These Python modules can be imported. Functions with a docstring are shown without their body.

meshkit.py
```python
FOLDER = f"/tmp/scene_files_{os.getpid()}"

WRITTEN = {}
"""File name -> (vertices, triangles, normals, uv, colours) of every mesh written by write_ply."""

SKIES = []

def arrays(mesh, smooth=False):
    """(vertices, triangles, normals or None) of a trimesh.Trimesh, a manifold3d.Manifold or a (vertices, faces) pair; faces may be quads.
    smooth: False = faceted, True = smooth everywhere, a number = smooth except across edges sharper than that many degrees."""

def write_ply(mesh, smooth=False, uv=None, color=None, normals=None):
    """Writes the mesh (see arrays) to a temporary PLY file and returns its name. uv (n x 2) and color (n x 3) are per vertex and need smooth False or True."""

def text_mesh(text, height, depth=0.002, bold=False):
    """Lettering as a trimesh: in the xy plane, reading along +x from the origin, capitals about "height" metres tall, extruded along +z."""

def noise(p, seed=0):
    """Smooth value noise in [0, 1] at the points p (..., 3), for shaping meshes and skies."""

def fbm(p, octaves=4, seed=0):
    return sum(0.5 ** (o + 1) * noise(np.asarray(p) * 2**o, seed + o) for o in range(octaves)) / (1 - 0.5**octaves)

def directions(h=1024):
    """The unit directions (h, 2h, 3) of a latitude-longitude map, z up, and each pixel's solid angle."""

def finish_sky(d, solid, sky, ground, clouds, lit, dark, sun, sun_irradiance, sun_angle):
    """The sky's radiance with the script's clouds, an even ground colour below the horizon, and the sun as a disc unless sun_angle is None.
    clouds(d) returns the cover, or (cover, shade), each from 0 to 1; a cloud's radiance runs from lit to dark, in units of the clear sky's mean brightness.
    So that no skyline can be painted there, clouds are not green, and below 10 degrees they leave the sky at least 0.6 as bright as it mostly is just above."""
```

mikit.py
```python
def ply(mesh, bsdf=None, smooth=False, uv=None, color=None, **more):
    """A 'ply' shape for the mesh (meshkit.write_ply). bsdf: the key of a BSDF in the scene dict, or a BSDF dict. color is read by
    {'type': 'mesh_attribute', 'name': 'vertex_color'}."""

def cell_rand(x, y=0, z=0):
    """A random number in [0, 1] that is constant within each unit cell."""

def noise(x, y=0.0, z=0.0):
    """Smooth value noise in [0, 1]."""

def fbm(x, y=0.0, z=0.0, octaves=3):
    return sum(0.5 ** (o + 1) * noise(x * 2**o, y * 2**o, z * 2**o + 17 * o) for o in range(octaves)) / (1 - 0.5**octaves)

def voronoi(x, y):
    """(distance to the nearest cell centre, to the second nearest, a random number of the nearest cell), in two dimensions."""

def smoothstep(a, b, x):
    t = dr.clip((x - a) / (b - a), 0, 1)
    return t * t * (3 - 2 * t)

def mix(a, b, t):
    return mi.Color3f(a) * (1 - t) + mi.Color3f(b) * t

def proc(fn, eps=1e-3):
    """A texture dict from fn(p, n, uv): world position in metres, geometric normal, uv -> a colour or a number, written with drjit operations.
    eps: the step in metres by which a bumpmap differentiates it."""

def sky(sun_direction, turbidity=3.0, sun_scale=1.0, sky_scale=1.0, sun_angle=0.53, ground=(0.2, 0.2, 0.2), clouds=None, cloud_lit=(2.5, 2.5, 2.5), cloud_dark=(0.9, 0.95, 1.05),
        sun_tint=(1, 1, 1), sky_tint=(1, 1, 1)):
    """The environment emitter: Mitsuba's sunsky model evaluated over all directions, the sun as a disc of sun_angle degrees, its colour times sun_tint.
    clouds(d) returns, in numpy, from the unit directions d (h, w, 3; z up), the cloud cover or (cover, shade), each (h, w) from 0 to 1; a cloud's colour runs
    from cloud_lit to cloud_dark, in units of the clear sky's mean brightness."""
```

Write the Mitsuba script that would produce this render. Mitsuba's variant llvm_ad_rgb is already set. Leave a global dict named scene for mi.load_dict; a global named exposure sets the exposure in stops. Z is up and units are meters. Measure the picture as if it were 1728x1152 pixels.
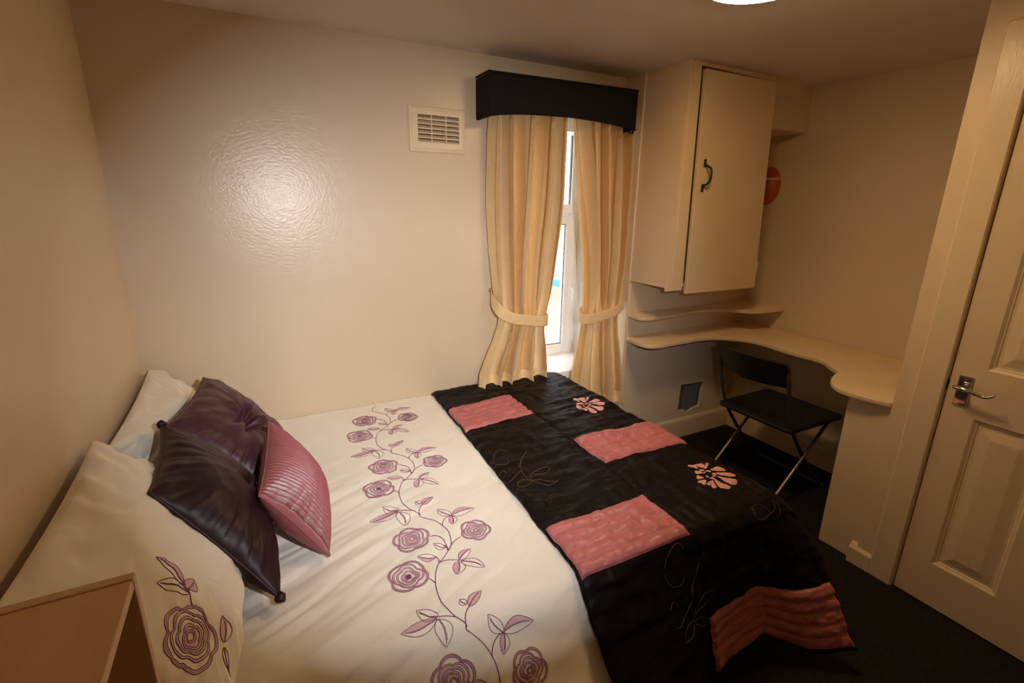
import math
import numpy as np
import drjit as dr
import mitsuba as mi
import trimesh
import mikit
import meshkit
from mikit import proc, noise, fbm, smoothstep, mix
from shapely.geometry import Polygon
from scipy.interpolate import PchipInterpolator, CubicSpline

T = mi.ScalarTransform4f
scene, labels = {}, {}

# ------------------------------------------------------------------ camera
CAM = np.array([0.0, 0.0, 1.5])
FWD = np.array([0.4503, 0.8505, -0.2719])
UP = np.array([0.1132, 0.2477, 0.9622])
scene['camera'] = {'type': 'perspective', 'fov': 92.894, 'fov_axis': 'x', 'near_clip': 0.02, 'far_clip': 200.0,
                   'to_world': T().look_at(origin=CAM.tolist(), target=(CAM + FWD).tolist(), up=UP.tolist())}

# ------------------------------------------------------------------ light
exposure = 0.0
# overcast daylight outside the window
scene['sky'] = mikit.sky((0.3, 0.6, 0.75), turbidity=6.0, sun_scale=0.0, sky_scale=26.0, ground=(0.35, 0.34, 0.3),
                         clouds=lambda d: np.full(d.shape[:-1], 0.92), cloud_lit=(1.1, 1.1, 1.12))
LAMP = (1.40, 1.13, 2.155)           # ceiling lamp, its opal dome glows
LAMP_RGB = (44.0, 28.7, 13.8)
# the photographer's flash, beside the camera, zoomed and turned to the bed end of the room
FLASH = (0.22, 0.0, 1.56)
scene['camera_flash'] = {'type': 'spot', 'intensity': {'type': 'rgb', 'value': [11.2, 11.0, 11.2]}, 'cutoff_angle': 36.5, 'beam_width': 14.0,
                         'to_world': T().look_at(origin=list(FLASH), target=[0.72, 2.27, 0.80], up=[0, 0, 1])}

# ------------------------------------------------------------------ room measures
XL, XD, XR, XC = -0.437, 2.195, 2.885, 1.883
YB, YH, YA, YN = 2.274, 2.13, 0.885, -0.75
HC = 2.155

# ------------------------------------------------------------------ helpers
def add(key, mesh, bsdf, smooth=30, label=None, cat=None, group=None, kind=None, **kw):
    if key in scene:
        k = 1
        while f'{key}_{k:03d}' in scene:
            k += 1
        key = f'{key}_{k:03d}'
    scene[key] = mikit.ply(mesh, bsdf, smooth, **kw)
    tag(key, label, cat, group, kind)
    return key

def tag(key, label=None, cat=None, group=None, kind=None):
    d = {k: v for k, v in (('label', label), ('category', cat), ('group', group), ('kind', kind)) if v}
    if d:
        labels[key] = d

def thing(name, label, cat, group=None):
    k, key = 0, name
    while key in labels or key in scene:
        k += 1
        key = f'{name}_{k:03d}'
    tag(key, label, cat, group)
    return key

def rbox(x0, x1, y0, y1, z0, z1, r=0.002):
    r = min(r, (x1 - x0) / 3, (y1 - y0) / 3, (z1 - z0) / 3)
    v = []
    for sx in (0, 1):
        for sy in (0, 1):
            for sz in (0, 1):
                c = np.array([(x0, x1)[sx], (y0, y1)[sy], (z0, z1)[sz]], float)
                i = np.array([1 - 2 * sx, 1 - 2 * sy, 1 - 2 * sz]) * r
                for k in range(3):
                    o = i.copy(); o[k] = 0
                    v.append(c + o)
    return trimesh.convex.convex_hull(np.array(v))

def cat(*ms):
    return trimesh.util.concatenate([m if isinstance(m, trimesh.Trimesh) else trimesh.Trimesh(m[0], m[1], process=False) for m in ms])

def frames(P):
    P = np.asarray(P, float)
    t = np.gradient(P, axis=0)
    t /= np.linalg.norm(t, axis=1, keepdims=True) + 1e-12
    a = np.cross(t[0], [0, 0, 1.0] if abs(t[0][2]) < 0.9 else [1.0, 0, 0]); a /= np.linalg.norm(a)
    A = [a]
    for i in range(1, len(P)):
        a = A[-1] - t[i] * (A[-1] @ t[i]); a /= np.linalg.norm(a) + 1e-12
        A.append(a)
    A = np.array(A)
    return t, A, np.cross(t, A)

def tube(P, r, sides=10, caps=True):
    P = np.asarray(P, float)
    t, a, b = frames(P)
    n = len(P)
    r = np.broadcast_to(r, (n,))[:, None, None]
    ang = np.arange(sides) * 2 * np.pi / sides
    v = P[:, None] + r * (np.cos(ang)[None, :, None] * a[:, None] + np.sin(ang)[None, :, None] * b[:, None])
    v = v.reshape(-1, 3)
    i, j = np.meshgrid(np.arange(n - 1), np.arange(sides), indexing='ij')
    i, j = i.ravel(), j.ravel()
    q = np.stack([i * sides + j, i * sides + (j + 1) % sides, (i + 1) * sides + (j + 1) % sides, (i + 1) * sides + j], 1)
    f = [q[:, [0, 1, 2]], q[:, [0, 2, 3]]]
    if caps:
        m = len(v)
        v = np.vstack([v, P[0], P[-1]])
        k = np.arange(sides)
        f.append(np.stack([np.full(sides, m), (k + 1) % sides, k], 1))
        f.append(np.stack([np.full(sides, m + 1), (n - 1) * sides + k, (n - 1) * sides + (k + 1) % sides], 1))
    return trimesh.Trimesh(v, np.vstack(f), process=False)

def spline(P, n=40):
    P = np.asarray(P, float)
    d = np.r_[0, np.cumsum(np.linalg.norm(np.diff(P, axis=0), axis=1) + 1e-9)]
    return CubicSpline(d, P)(np.linspace(0, d[-1], n))

def grid(P, wrap=False):
    nu, nv = P.shape[:2]
    i, j = np.meshgrid(np.arange(nu - 1), np.arange(nv - 1 + wrap), indexing='ij')
    i, j = i.ravel(), j.ravel()
    q = np.stack([i * nv + j, (i + 1) * nv + j, (i + 1) * nv + (j + 1) % nv, i * nv + (j + 1) % nv], 1)
    return trimesh.Trimesh(P.reshape(-1, 3), np.vstack([q[:, [0, 1, 2]], q[:, [0, 2, 3]]]), process=False)

def gnormals(P):
    n = np.cross(np.gradient(P, axis=0), np.gradient(P, axis=1))
    return n / (np.linalg.norm(n, axis=-1, keepdims=True) + 1e-12)

def slab(P, th):
    """A cloth sheet of real thickness: the grid, its back th behind it, and the rim."""
    nu, nv = P.shape[:2]
    B = P - gnormals(P) * th
    a, b = grid(P), grid(B)
    n = nu * nv
    ring = np.r_[np.arange(nv), np.arange(1, nu) * nv + nv - 1, (nu - 1) * nv + np.arange(nv - 2, -1, -1), np.arange(nu - 2, 0, -1) * nv]
    r2 = np.roll(ring, -1)
    rim = np.vstack([np.stack([ring, r2, r2 + n], 1), np.stack([ring, r2 + n, ring + n], 1)])
    return trimesh.Trimesh(np.vstack([a.vertices, b.vertices]), np.vstack([a.faces, b.faces[:, ::-1] + n, rim]), process=False)

def extrude(poly, z0, z1, holes=(), bevel=0.0):
    m = trimesh.creation.extrude_polygon(Polygon(poly, holes) if not isinstance(poly, Polygon) else poly, z1 - z0, engine='earcut')
    m.apply_translation([0, 0, z0])
    return m

def board(poly, z0, z1, r=0.004):
    """A horizontal board with rounded edges from a dense outline."""
    p = Polygon(poly)
    if not p.exterior.is_ccw:
        poly = poly[::-1]
    P = np.asarray(poly, float)
    e = np.roll(P, -1, 0) - np.roll(P, 1, 0)
    nrm = np.stack([e[:, 1], -e[:, 0]], 1); nrm /= np.linalg.norm(nrm, axis=1, keepdims=True) + 1e-12
    prof = [(r, z0), (r * .3, z0 + r * .3), (0, z0 + r), (0, z1 - r), (r * .3, z1 - r * .3), (r, z1)]
    rings = [np.c_[P - nrm * i, np.full(len(P), z)] for i, z in prof]
    g = grid(np.array(rings), wrap=True)
    v2, f2 = trimesh.creation.triangulate_polygon(Polygon(rings[0][:, :2]), engine='earcut')
    top = trimesh.Trimesh(np.c_[v2, np.full(len(v2), z1)], f2, process=False)
    bot = trimesh.Trimesh(np.c_[v2, np.full(len(v2), z0)], f2[:, ::-1], process=False)
    return cat(g, top, bot)

def yz(m, x):
    """Moves an extrusion made in (y, z) x depth to the plane x: local (a, b, c) -> (x + c, a, b)."""
    v = np.asarray(m.vertices)
    return trimesh.Trimesh(np.c_[x + v[:, 2], v[:, 0], v[:, 1]], m.faces, process=False)

def xz(m, y):
    """local (a, b, c) -> (a, y + c, b); the faces are turned to keep pointing outwards."""
    v = np.asarray(m.vertices)
    return trimesh.Trimesh(np.c_[v[:, 0], y + v[:, 2], v[:, 1]], np.asarray(m.faces)[:, ::-1], process=False)

def lathe(prof, n=40, centre=(0, 0, 0), axis='z'):
    a = np.linspace(0, 2 * np.pi, n, endpoint=False)
    prof = np.asarray(prof, float)
    P = np.stack([prof[:, 0][:, None] * np.cos(a), prof[:, 0][:, None] * np.sin(a), np.repeat(prof[:, 1][:, None], n, 1)], -1)
    m = grid(P, wrap=True)
    v = np.array(m.vertices)
    if axis == '-x':
        v = np.c_[-v[:, 2], v[:, 1], v[:, 0]]
    return trimesh.Trimesh(v + np.asarray(centre), m.faces, process=False)

# ------------------------------------------------------------------ materials
def rgb(*c):
    return {'type': 'rgb', 'value': [float(x) for x in c]}

def mat(name, color, rough=0.6, two=True, bump=None, bscale=1.0, **kw):
    b = {'type': 'principled', 'base_color': color if isinstance(color, dict) else rgb(*color), 'roughness': rough, **kw}
    if bump is not None:
        b = {'type': 'bumpmap', 'nested': b, 'tex': proc(bump, 1e-3), 'scale': bscale}
    scene[name] = {'type': 'twosided', 'nested': b} if two else b
    return name

def paint_tone(base, amount=0.05, f=3.0):
    def fn(p, n, uv):
        t = fbm(p.x * f, p.y * f, p.z * f, octaves=3) - 0.5
        return mi.Color3f(*base) * (1 + amount * 2 * t)
    return proc(fn)

def peel(p, n, uv):
    return fbm(p.x * 140, p.y * 140, p.z * 140, octaves=2)

def brushed(p, n, uv):
    return fbm(p.x * 300, p.y * 300, p.z * 40, octaves=2)

mat('wall_paint', paint_tone((0.63, 0.525, 0.38)), 0.30, specular=0.46, bump=peel, bscale=0.0006)
mat('ceiling_paint', paint_tone((0.56, 0.50, 0.42)), 0.7)
mat('gloss_cream', paint_tone((0.66, 0.54, 0.37), 0.04), 0.32, specular=0.5, bump=brushed, bscale=0.0005)
mat('satin_cream', paint_tone((0.66, 0.53, 0.365), 0.05, 5.0), 0.42, specular=0.4)
mat('shelf_paint', paint_tone((0.64, 0.51, 0.33), 0.06, 9.0), 0.38, specular=0.45)
mat('white_upvc', (0.86, 0.86, 0.85), 0.3)
mat('vent_plastic', (0.72, 0.60, 0.42), 0.35)
mat('gasket', (0.16, 0.165, 0.17), 0.6)
scene['pane_glass'] = {'type': 'thindielectric'}
def carpet(p, n, uv):
    g = fbm(p.x * 260, p.y * 260, p.z * 50, octaves=2)
    w = fbm(p.x * 6, p.y * 6, 3.0, octaves=2)
    return mi.Color3f(0.016, 0.0135, 0.010) * (0.45 + 0.9 * g + 0.25 * w)
mat('carpet', proc(carpet), 0.95, specular=0.1, bump=lambda p, n, uv: noise(p.x * 350, p.y * 350, p.z * 350), bscale=0.003)
def linen(p, n, uv):
    g = fbm(p.x * 420, p.y * 420, p.z * 420, octaves=2) - 0.5
    return mi.Color3f(0.77, 0.745, 0.665) * (1 + 0.06 * g)
mat('white_linen', proc(linen), 0.85, sheen=0.2, specular=0.2)
def linen2(p, n, uv):
    g = fbm(p.x * 420, p.y * 420, p.z * 420, octaves=2) - 0.5
    return mi.Color3f(0.76, 0.725, 0.63) * (1 + 0.06 * g)
mat('pillow_linen', proc(linen2), 0.85, sheen=0.2, specular=0.2)
mat('thread_plum', (0.17, 0.035, 0.12), 0.55)
mat('stitch_mauve', (0.58, 0.39, 0.41), 0.75)
def black_cloth(p, n, uv):
    g = fbm(p.x * 500, p.y * 500, p.z * 500, octaves=2) - 0.5
    w = fbm(p.x * 25, p.y * 25, p.z * 25, octaves=3) - 0.5
    return mi.Color3f(0.0050, 0.0034, 0.0034) * (1 + 0.3 * g + 0.3 * w)
mat('black_taffeta', proc(black_cloth), 0.5, specular=0.13, sheen=0.0)
def pink_satin(p, n, uv):
    w = fbm(p.x * 30, p.y * 60, p.z * 60, octaves=3) - 0.5
    return mi.Color3f(0.41, 0.128, 0.132) * (1 + 0.5 * w)
mat('pink_satin', proc(pink_satin), 0.42, specular=0.45, sheen=0.3, sheen_tint=0.6)
mat('pale_pink_satin', (0.62, 0.30, 0.30), 0.42, specular=0.5, sheen=0.3)
mat('gold_thread', (0.11, 0.06, 0.022), 0.5)
mat('plum_satin', (0.050, 0.0155, 0.024), 0.44, specular=0.35, sheen=0.4, sheen_tint=0.7)
mat('dark_plum_satin', (0.019, 0.0065, 0.0095), 0.45, specular=0.28, sheen=0.3, sheen_tint=0.7)
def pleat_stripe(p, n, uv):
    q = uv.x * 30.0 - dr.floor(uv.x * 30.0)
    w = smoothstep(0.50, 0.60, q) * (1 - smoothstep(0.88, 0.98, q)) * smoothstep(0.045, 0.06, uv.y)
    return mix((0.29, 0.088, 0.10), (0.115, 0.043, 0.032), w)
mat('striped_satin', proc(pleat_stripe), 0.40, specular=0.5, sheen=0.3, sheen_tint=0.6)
mat('dusky_satin', (0.24, 0.072, 0.082), 0.42, specular=0.5, sheen=0.3, sheen_tint=0.6)
def weave(p, n, uv):
    g = fbm(p.x * 60, p.y * 60, p.z * 900, octaves=2) - 0.5
    q = uv.x * 7.0 - dr.floor(uv.x * 7.0)
    band = smoothstep(0.50, 0.54, q) * (1 - smoothstep(0.93, 0.97, q))      # woven satin stripes
    return mix((0.78, 0.60, 0.34), (0.65, 0.42, 0.185), band) * (1 + 0.30 * g)
scene['curtain_cloth'] = {'type': 'twosided', 'nested': {'type': 'principled', 'base_color': proc(weave), 'roughness': 0.75, 'sheen': 0.2}}
scene['curtain_sheet'] = {'type': 'principledthin', 'base_color': proc(weave), 'roughness': 0.75, 'diff_trans': 0.35, 'spec_trans': 0.0}
mat('pelmet_cloth', (0.010, 0.009, 0.009), 0.8, specular=0.2)
mat('brass', (0.35, 0.22, 0.09), 0.35, metallic=0.9)
mat('black_iron', (0.012, 0.011, 0.010), 0.45)
mat('chair_black', (0.010, 0.009, 0.009), 0.42)
mat('chair_steel', (0.34, 0.33, 0.31), 0.32, metallic=0.85)
mat('chrome', (0.70, 0.69, 0.68), 0.05, metallic=1.0)
mat('socket_white', (0.72, 0.68, 0.60), 0.35)
mat('pin_black', (0.02, 0.02, 0.02), 0.6)
mat('duct_metal', (0.30, 0.30, 0.29), 0.35, metallic=0.8)
mat('old_plaster', paint_tone((0.46, 0.38, 0.30), 0.2, 12.0), 0.9)
mat('orange_plastic', (0.42, 0.075, 0.018), 0.4)
mat('orange_band', (0.55, 0.33, 0.20), 0.45)
mat('frame_steel', (0.05, 0.04, 0.035), 0.5)
def beech(p, n, uv):
    g = fbm(p.x * 25, p.y * 4, p.z * 4, octaves=3)
    s = fbm(p.x * 160, p.y * 20, p.z * 20, octaves=2)
    return mix((0.45, 0.285, 0.14), (0.55, 0.365, 0.20), 0.7 * g + 0.3 * s)
mat('beech_veneer', proc(beech), 0.45)
mat('beech_edge', (0.50, 0.335, 0.20), 0.5)
mat('outside_render', paint_tone((0.60, 0.585, 0.48), 0.12, 2.0), 0.9)
mat('outside_pale', paint_tone((0.80, 0.76, 0.72), 0.05, 2.0), 0.9)
mat('blue_paint', (0.08, 0.42, 0.75), 0.4)
mat('grey_slate', (0.35, 0.36, 0.40), 0.7)
mat('lamp_base', (0.75, 0.72, 0.66), 0.4)
scene['lamp_glass'] = {'type': 'diffuse', 'reflectance': rgb(0.8, 0.8, 0.78)}

# ------------------------------------------------------------------ the room
add('floor', rbox(XL - 0.1, XR + 0.1, YN - 0.1, YB + 0.05, -0.06, 0.0, 0.001), 'carpet', label='dark brown carpet covering the whole floor', kind='structure')
add('ceiling', rbox(XL - 0.1, XR + 0.1, YN - 0.1, YB + 0.4, HC, HC + 0.08, 0.001), 'ceiling_paint', label='low plain cream painted ceiling', kind='structure')
add('wall_left', rbox(XL - 0.1, XL, YN - 0.1, YB + 0.3, 0, HC, 0.001), 'wall_paint', label='cream painted wall behind the pillows', kind='structure')
WX0, WX1, WZ0, WZ1 = 1.15, 1.846, 0.50, 2.02      # window opening
back = Polygon([(XL - .05, 0), (XC + .02, 0), (XC + .02, HC), (XL - .05, HC)], [[(WX0, WZ0), (WX0, WZ1), (WX1, WZ1), (WX1, WZ0)], [(.705, 1.756), (.705, 1.880), (.909, 1.880), (.909, 1.756)]])
add('wall_back', xz(extrude(back, 0, 0.46), YB), 'wall_paint', False, label='cream semi-gloss wall along the bed, with the window in it', kind='structure')
# the wall of the desk corner, with the ragged opening of a flue in it
hole = [(2.387, 0.374), (2.450, 0.372), (2.520, 0.369), (2.601, 0.366), (2.604, 0.345), (2.592, 0.31), (2.588, 0.268), (2.590, 0.225), (2.584, 0.193),
        (2.560, 0.186), (2.515, 0.178), (2.480, 0.163), (2.462, 0.166), (2.450, 0.183), (2.42, 0.186), (2.381, 0.184), (2.384, 0.25)]
alc = Polygon([(XC, 0), (XR + .05, 0), (XR + .05, HC), (XC, HC)], [hole])
add('wall_desk_corner', xz(extrude(alc, 0, 0.02), YH), 'wall_paint', False, label='cream wall behind the corner shelf and desk with a ragged hole', kind='structure')
add('wall_desk_corner__masonry', cat(rbox(XC + .001, 2.26, YH + .02, YB + .46, 0, HC, .001), rbox(2.74, XR + .05, YH + .02, YB + .46, 0, HC, .001),
    rbox(2.25, 2.75, YH + .02, YB + .46, 0.62, HC, .001), rbox(2.25, 2.75, YH + .02, YB + .46, 0, .03, .001), rbox(2.25, 2.75, YB + .40, YB + .46, .02, .63, .001)), 'old_plaster', False, label='bare plaster inside the hole in the wall')
# a bent sheet of old metal duct inside the hole, with its crumpled fixing
a = np.linspace(-0.2, 1.3, 16)
duct = np.stack([np.stack([2.415 + 0.075 * np.sin(a), YH + .035 + 0.075 * (1 - np.cos(a)), np.full(16, z)], -1) for z in np.linspace(.17, .39, 6)])
add('wall_desk_corner__metal_duct', slab(duct, 0.002), 'duct_metal', True, label='grey bent metal inside the hole')
rng = np.random.default_rng(4)
crump = trimesh.creation.icosphere(3, 0.02)
crump.vertices *= (1 + 0.6 * (meshkit.fbm(np.array(crump.vertices) * 90, 3, 5)[:, None] - .5)) * [0.7, 0.6, 1.5]
crump.apply_translation([2.403, YH + .03, .222])
add('wall_desk_corner__metal_duct__crumpled_foil', crump, 'chrome', False)
add('wall_right', rbox(XR, XR + .1, YA - .2, YB + .1, 0, HC, 0.001), 'wall_paint', label='cream wall along the back of the desk', kind='structure')
DY0, DY1, DZ = 0.046, 0.737, 1.985                    # door opening
front = Polygon([(YN - .1, 0), (DY0, 0), (DY0, DZ), (DY1 + .004, DZ), (DY1 + .004, 0), (YA, 0), (YA, HC), (YN - .1, HC)])
add('wall_door_side', yz(extrude(front, 0, 0.10), XD - 0.006), 'satin_cream', False, label='cream wall that holds the panelled door', kind='structure')
add('wall_alcove_end', rbox(XD + .09, XR + .05, YA - .1, YA, 0, HC, .001), 'wall_paint', label='end wall of the desk alcove behind the door frame', kind='structure')
add('wall_near', rbox(XL - .1, XR, YN - .1, YN, 0, HC, .001), 'wall_paint', label='cream wall behind the photographer', kind='structure')
add('wall_boxing', rbox(2.44, XR + .01, 1.885, YH + .02, 1.917, HC + .01, .003), 'wall_paint', label='cream boxed-in ledge under the ceiling beside the wall cupboard', kind='structure')
add('wall_landing', rbox(XD + .15, XD + .2, DY0 - .2, DY1 + .2, 0, HC, .001), 'wall_paint', label='wall behind the closed door', kind='structure')
# skirting boards: a face with a chamfered top
def skirting(p0, p1, nrm, h=.136, t=.016):
    p0, p1, nrm = np.array(p0 + (0,), float), np.array(p1 + (0,), float), np.array(nrm + (0,), float)
    prof = [(0, 0), (t, 0), (t, h - .018), (t * .75, h - .006), (t * .35, h), (0, h)]
    P = np.array([[p + nrm * a + np.array([0, 0, b]) for a, b in prof] for p in (p0, p1)])
    g = grid(P, wrap=True)
    caps = [trimesh.Trimesh(P[k], [[0, i, i + 1] for i in range(1, 5)], process=False) for k in (0, 1)]
    return cat(g, *caps)
add('baseboard_back', skirting((XC, YH), (XR, YH), (0, -1)), 'satin_cream', False, label='cream skirting board under the hole in the wall', kind='structure')
add('baseboard_right', skirting((XR, YH), (XR, YA), (-1, 0)), 'satin_cream', False, label='cream skirting board below the desk', kind='structure')
add('baseboard_door', cat(rbox(XD - .017, XD + .012, .824, .914, 0, .074, .002), trimesh.convex.convex_hull(np.array([[XD - .016, .825, .073], [XD - .016, .913, .073], [XD + .011, .825, .073], [XD + .011, .913, .073], [XD - .004, .825, .090], [XD - .004, .913, .090], [XD + .011, .825, .092], [XD + .011, .913, .092]]))), 'satin_cream', False, label='short cream skirting block at the foot of the desk panel', kind='structure')
add('trim_1', cat(rbox(XC - .001, XC + .011, YH - .008, YH + .004, 0.0, 1.075, .003), rbox(XC - .010, XC + .0005, YH - .002, YB, 0.0, HC, .001)), 'gloss_cream', 20, label='narrow cream corner bead between the curtain and the shelf wall', kind='structure')
# door casing: flat wall strip, then a slightly proud board with rounded edges
add('trim_2', cat(rbox(XD - .018, XD + .02, DY1 + .002, DY1 + .088, 0, DZ + .09, .004), rbox(XD - .018, XD + .02, DY0 - .088, DY0 - .002, 0, DZ + .09, .004),
    rbox(XD - .018, XD + .02, DY0 - .003, DY1 + .003, DZ + .002, DZ + .088, .004)), 'gloss_cream', 20, label='cream gloss casing around the panelled door', kind='structure')
add('trim_3', cat(rbox(XD - .004, XD + .085, DY1 - .001, DY1 + .01, 0, DZ + .01, .002), rbox(XD + .04, XD + .075, DY1 - .016, DY1, 0, DZ, .002)), 'satin_cream', 20, label='cream door lining and stop beside the latch edge', kind='structure')

# ------------------------------------------------------------------ panelled door
def door():
    x = XD + 0.0                                     # front face plane, facing -x
    y0, y1, z0, z1 = DY0 + .003, DY1 - .004, 0.006, DZ - .004
    cols = [(0.450, 0.640), (0.142, 0.332)]
    rows = [(0.183, 0.790), (0.972, 1.86)]
    holes = [[(a, c), (b, c), (b, d), (a, d)] for a, b in cols for c, d in rows]
    slab_ = yz(extrude(Polygon([(y0, z0), (y1, z0), (y1, z1), (y0, z1)], holes), 0, 0.036), x)
    add('door_1', slab_, 'satin_cream', False, label='cream moulded four-panel door with a chrome lever handle', kind='structure')
    for a, b in cols:
        for c, d in rows:
            # moulded edge: down, a small step, then sloping up to the raised field
            prof = [(0.000, 0.000), (0.004, 0.003), (0.009, 0.0075), (0.012, 0.0075), (0.016, 0.0115), (0.024, 0.0115), (0.056, 0.003), (0.058, 0.0025)]
            P = np.array([[[x + dep, a + i, c + i], [x + dep, b - i, c + i], [x + dep, b - i, d - i], [x + dep, a + i, d - i]] for i, dep in prof])
            m = grid(P[:, ::-1], wrap=True)
            f = trimesh.Trimesh(P[-1], [[0, 2, 1], [0, 3, 2]], process=False)
            bk = rbox(x + .014, x + .034, a - .001, b + .001, c - .001, d + .001, .001)
            add('door_1__panel', cat(m, f, bk), 'satin_cream', False)
    # lever on a rectangular back plate
    hy0, hy1, hz0, hz1 = 0.667, 0.709, 0.824, 0.936
    add('door_1__lever_handle', cat(rbox(x - .006, x + .001, hy0, hy1, hz0, hz1, .0022), rbox(x - .0075, x - .005, hy0 + .004, hy1 - .004, hz0 + .004, hz1 - .004, .001)), 'chrome', 20, label='chrome lever handle on a rectangular plate')
    add('door_1__lever_handle__lever', cat(tube([(x - .004, .688, .890), (x - .022, .688, .892), (x - .042, .688, .897)], [.012, .0085, .008], 14),
        tube(spline([(x - .043, .702, .899), (x - .047, .69, .9), (x - .05, .665, .899), (x - .048, .635, .893), (x - .048, .612, .892), (x - .052, .598, .900), (x - .053, .590, .907)], 30), np.r_[np.linspace(.0075, .0055, 24), np.linspace(.0055, .004, 6)], 12)), 'chrome', True)
    for z in (hz0 + .012, hz1 - .012):
        add('door_1__lever_handle__screw', lathe([(0, .0015), (.002, .0015), (.003, .0005), (.003, -.001)], 12, (x - .0075, (hy0 + hy1) / 2, z), '-x'), 'chair_steel', 30)
    add('door_1__latch_plate', rbox(XD - .0045, XD + .02, DY1 - .0015, DY1 - .0005, .872, .912, .0003), 'black_iron', False, label='dark latch striking plate')
door()

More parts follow.
